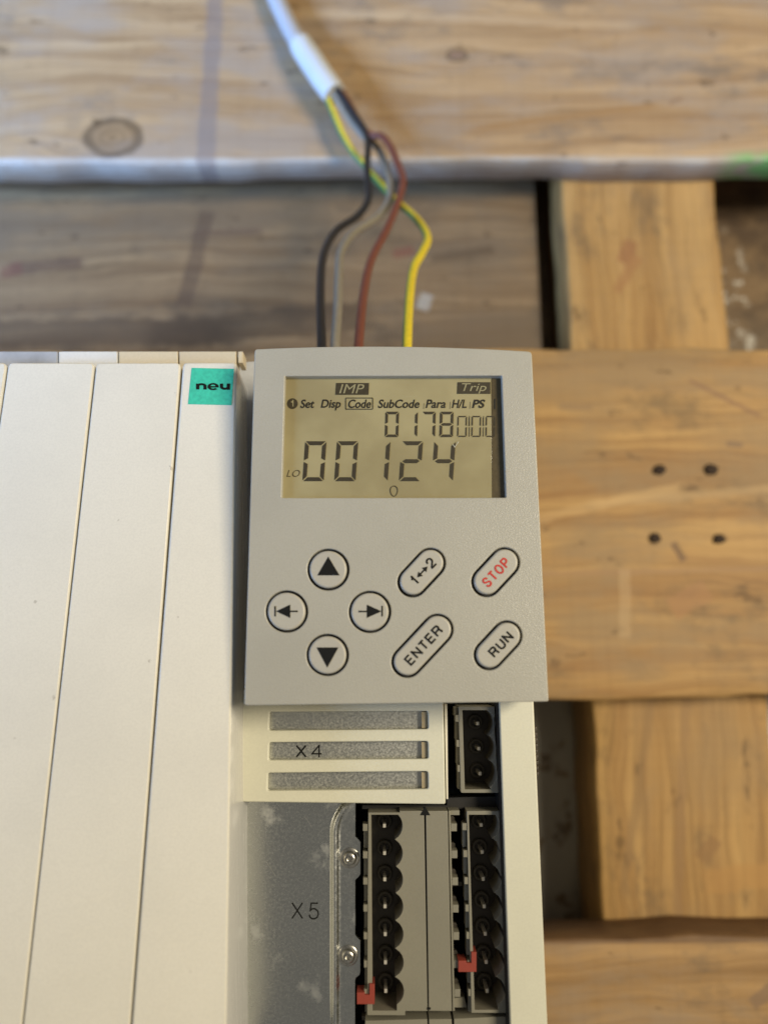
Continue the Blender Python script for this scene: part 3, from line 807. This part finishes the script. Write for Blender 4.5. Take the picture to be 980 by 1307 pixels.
# inner outlines run the other way round than the outer one
face = plate('case', [outline, list(reversed(rquad(win, 1.2, 3)))] + [list(reversed(h)) for h in hole.values()], PK, -.012, 0, 1.5, M_case, kp, 40)
plate('button_mat', [rect(330, 690, 680, 875)], PK, -.0022, -.0016, .3, M_black, kp, 30)
labels = {'up': 'round button with up arrow', 'left': 'round button with left arrow', 'right': 'round button with right arrow', 'down': 'round button with down arrow',
          'swap': 'slanted oval button with two-way arrow', 'stop': 'slanted oval button reading STOP in red', 'enter': 'long slanted button reading ENTER', 'run': 'slanted oval button reading RUN'}
B = {}
for k_, lp in btns.items():
    B[k_] = plate('button', [lp], PK, -.0015, .0006, 2.6, M_btn, kp, 40, labels[k_])
PT = .00068
inked('symbol', [[(405.3, 734.8), (433.6, 734.8), (419.2, 710.8)]], PK, PT, M_ink, B['up'])
inked('symbol', [[(404.4, 826.4), (432.2, 826.4), (418, 852.2)]], PK, PT, M_ink, B['down'])
inked('symbol', [[(352.8, 780.4), (371, 771.8), (371, 789)], stroke((370, 780.5), (380.5, 780.5), 2.0), stroke((351.8, 774), (351.8, 787), 1.8)], PK, PT, M_ink, B['left'])
inked('symbol', [[(487, 780.5), (468.2, 772), (468.2, 789)], stroke((457.5, 780.7), (469, 780.7), 2.0), stroke((487.7, 773.5), (487.7, 787), 1.8)], PK, PT, M_ink, B['right'])
def tb_(s, cx, cy, ln, h, widths, w, b, m): stroke_text(s, (cx-ln/2, cy-h/2, cx+ln/2, cy+h/2), widths, .22, w, PK, PT, m, b, R(47))
tb_('STOP', 632.5, 731, 43, 13.6, (.95, .9, 1.05, .92), 2.3, B['stop'], M_red)
tb_('RUN', 638.5, 822.5, 36, 13.2, (1, .98, 1), 2.4, B['run'], M_ink)
tb_('ENTER', 540.5, 823.5, 61, 13.4, (.9, .98, .9, .9, 1), 2.4, B['enter'], M_ink)
d45 = Vector((math.cos(R(47)), -math.sin(R(47))))
c0 = Vector((539.3, 729.8))
for s, o_, ln in (('1', -15.5, 7.0), ('2', 15, 9.8)):
    q_ = c0 + d45*o_; tb_(s, q_.x, q_.y, ln, 14, (1,), 2.3, B['swap'], M_ink)
n45 = Vector((-d45.y, d45.x))
def sw(u, v): q_ = c0 + d45*u + n45*v; return (q_.x, q_.y)
inked('symbol', [[sw(-10.5, 0), sw(-4, -4), sw(-4, 4)], [sw(8.8, 0), sw(2.4, -4), sw(2.4, 4)], stroke(sw(-5, 0), sw(3, 0), 2.0)], PK, PT, M_ink, B['swap'])

# display
PD = flat(K-.0018)
dsp = plate('display', [[(361, 477), (626.5, 477), (627.5, 638), (357, 638)]], PD, -.001, 0, .2, M_lcd, kp, 30)
plate('border_and_shade', [[(626.8, 477), (644, 477), (648, 638), (627.8, 638)]], PD, -.001, -.00004, .2, M_lcdedge, dsp, 30)
plate('border_and_shade', [[(361, 478), (626, 478), (626, 482.6), (361, 482.4)]], PD, .0, .0002, .2, M_lcdedge, dsp, 30)  # dark strip: shade of the window's upper edge painted on the display
H1, H2 = .00012, .00020
inked('header_box', [[(429, 489), (471, 489), (470.3, 504), (428, 504)]], PD, H1, M_lcdbox, dsp)
inked('header_box', [[(583.6, 488), (625.6, 488), (625.6, 502.8), (583, 502.8)]], PD, H1, M_lcdbox, dsp)
lettering('IMP', (433, 490.8, 465, 502.3), PD, H2, M_lcdlight, dsp, shear=.25, fat=.0)
lettering('Trip', (589, 489.5, 620.5, 502.8), PD, H2, M_lcdlight, dsp, shear=.25, fat=.0)
disc = inked('header_badge', [circle(373.4, 515.3, 6.8, 28)], PD, H1, M_lcdbox, dsp)
stroke_text('1', (370.6, 510.8, 376, 519.8), (1,), 0, 1.5, PD, H2, M_lcdlight, dsp)
for s, x0, x1, lo in (('Set', 383.3, 401.5, 0), ('Disp', 409.5, 435, 3), ('Code', 444.5, 473.5, 0), ('SubCode', 482.3, 535.3, 0), ('Para', 543, 568.6, 0), ('H/L', 576.5, 595.3, 0)):
    lettering(s, (x0, 510, x1, 521 + lo), PD, H1, M_lcdtext, dsp, shear=.22, fat=.018)
lettering('PS', (602, 510, 619, 521), PD, H1, M_lcdtext, dsp, shear=.22, fat=.03)
def frame_lines(x0, y0, x1, y1, w): return [stroke((x0, y0), (x1, y0), w), stroke((x1, y0), (x1, y1), w), stroke((x1, y1), (x0, y1), w), stroke((x0, y1), (x0, y0), w)]
inked('word_frame', frame_lines(441.2, 508.2, 475.6, 522.4, 1.0), PD, H1, M_lcdtext, dsp)
inked('marker_line', [stroke((631.2, 509), (631.2, 522), 1.6)], PD, H1, M_lcdtext, dsp)
inked('marker_line', [stroke((574.8, 513), (574, 522), .5), stroke((600, 513), (599.4, 522), .5), stroke((541, 515), (540.6, 522), .5)], PD, H1, M_lcdfaint, dsp)
SEG = {'0': 'abcdef', '1': 'bc', '2': 'abged', '4': 'fgbc', '7': 'abc', '8': 'abcdefg'}
def digit(ch, x0, y0, x1, y1, w, mat, lean=.05, g=1.2):
    h = y1-y0; m = (y0+y1)/2; polys = []
    def sk(p): return (p[0] + lean*(m-p[1]), p[1])
    def hz(y, k):      # horizontal segment, cut like a trapezoid; k -1 top 0 middle 1 bottom
        a, b = x0+g, x1-g
        if k == -1: return [(a, y), (b, y), (b-w, y+w), (a+w, y+w)]
        if k == 1: return [(a+w, y-w), (b-w, y-w), (b, y), (a, y)]
        return [(a+w*.3, y), (a+w, y-w/2), (b-w, y-w/2), (b-w*.3, y), (b-w, y+w/2), (a+w, y+w/2)]
    def vt(x, d, ya, yb, upper):
        if upper: return [(x, ya+g), (x+d*w, ya+g+w), (x+d*w, yb-g-w*.5), (x, yb-g)]
        return [(x, ya+g), (x+d*w, ya+g+w*.5), (x+d*w, yb-g-w), (x, yb-g)]
    for c in SEG[ch]:
        p = {'a': lambda: hz(y0, -1), 'g': lambda: hz(m, 0), 'd': lambda: hz(y1, 1), 'f': lambda: vt(x0, 1, y0, m, True), 'b': lambda: vt(x1, -1, y0, m, True),
             'e': lambda: vt(x0, 1, m, y1, False), 'c': lambda: vt(x1, -1, m, y1, False)}[c]()
        polys.append([sk(q) for q in p])
    inked('digit', polys, PD, H1, mat, dsp)
for ch, x0 in zip('00124', (388, 428.5, 469.5, 511, 552.5)): digit(ch, x0, 563.3, x0+27, 614.2, 5.0, M_lcdink, .07, 1.1)
for ch, x0 in zip('0178', (491.5, 515.5, 538.3, 561)): digit(ch, x0, 525.6, x0+17.2, 558, 3.3, M_lcdink, .03, .7)
for x0 in (583.5, 601.5, 619.5): digit('0', x0, 531, x0+12, 557.8, 1.6, M_lcdink, .02, .7)
inked('marker_line', [stroke((x, 531+e), (x, 544), .6) for x, e in ((598.9, 0), (616.9, 0), (616.2, 2), (598.2, 2))] + [stroke((x, 545.5), (x-.3, 557.5), .8) for x in (598.7, 616.6)], PD, H1, M_lcdink, dsp)
lettering('LO', (366, 600, 383, 608.6), PD, H1, M_lcdink, dsp, shear=.3, fat=-.012)
ov = [(502.6 + 4.6*math.cos(t)*(1-.18*math.sin(t)), 627 + 6.6*math.sin(t)) for t in [2*math.pi*i/24 for i in range(24)]]
inked('marker_ring', [stroke(ov[i], ov[(i+1) % 24], 1.0) for i in range(24)], PD, H1, M_lcdink, dsp)
inked('scratch_glint', [stroke((580, 571), (585, 564), .8), stroke((577.5, 567), (580, 571.5), .7)], PD, .00026, simple('pale_scratch', (.55, .52, .38), .4), dsp)

# ================================================================== CABLE
M_sheath = plastic('cable_sheath', (.40, .40, .41), .4, 900, .2, .03)
M_sleeve = plastic('white_sleeve', (.55, .56, .54), .45, 900, .2, .03)
M_wblack = simple('black_wire', (.022, .020, .020), .4)
M_wgrey = simple('grey_wire', (.24, .215, .165), .45)
M_wbrown = simple('brown_wire', (.175, .056, .034), .45)
M_wyel = simple('yellow_wire', (.72, .56, .03), .45)
M_wgreen = simple('green_stripe', (.05, .18, .05), .45)
cab = thing('power_cable', at(400, 90, .0), 'pale sheathed cable with white sleeve splitting into black, grey, brown and yellow wires', 'cable')
def path(l): return [at(x, y, z) for x, y, z in l]
tube('sheath', path([(318, -90, .006), (338, -35, .006), (360, 15, .007), (382, 58, .0085), (394, 76, .009), (404, 92, .0095)]), .0042, M_sheath, cab)
tube('sleeve', path([(383, 56, .009), (396, 76, .0095), (412, 100, .0105), (427.5, 121, .0115)]), lambda t: .0058 - .0004*abs(2*t-1)**3, M_sleeve, cab, 20)
rw = .00158
ZP = .102
def wire(l, m, stripe=None, label=None): return tube('wire', path(l), rw, m, cab, 14, stripe, label, 10)
wire([(404, 98, .010), (411, 111, .0105), (419, 128, .0105), (428, 150, .010), (438, 173, .010), (452, 196, .010), (463, 208, .0105), (479, 227, .012), (493, 243, .0155), (508, 259, .021), (532, 280, .030), (545.5, 303, .041), (539, 322, .050), (528, 343, .058), (522.5, 380, .071), (519.5, 437, .085), (519, 475, .088)],
     [M_wyel, M_wgreen], {1, 2, 3}, 'yellow and green striped wire')
wire([(415, 96, .0125), (430, 114, .0135), (441, 130, .014), (453, 148, .0145), (466, 168, .016), (469.5, 184, .018), (468.5, 214, .023), (470.5, 252, .029), (457, 275, .033), (429, 295, .041), (413, 325, .053), (409, 372, .068), (410.5, 437, .085), (411, 475, .088)], M_wblack, None, 'black wire')
wire([(411, 97, .013), (424, 116, .0125), (435, 135, .012), (448, 155, .012), (464, 174, .0125), (477, 184, .014), (487, 198, .017), (495, 224, .022), (497.5, 252, .027), (483, 276, .033), (453, 296, .041), (436, 320, .051), (432.5, 351, .062), (431, 396, .075), (428, 437, .085), (427.5, 475, .088)], M_wgrey, None, 'grey wire')
wire([(417, 95, .010), (434, 115, .0105), (447, 135, .0115), (460, 158, .013), (472, 172, .0165), (487, 174, .020), (498, 187, .0225), (507, 208, .026), (514, 230, .029), (508, 257, .034), (494, 292, .043), (474, 331, .055), (464.5, 372, .068), (458, 437, .085), (457, 475, .088)], M_wbrown, None, 'brown wire')
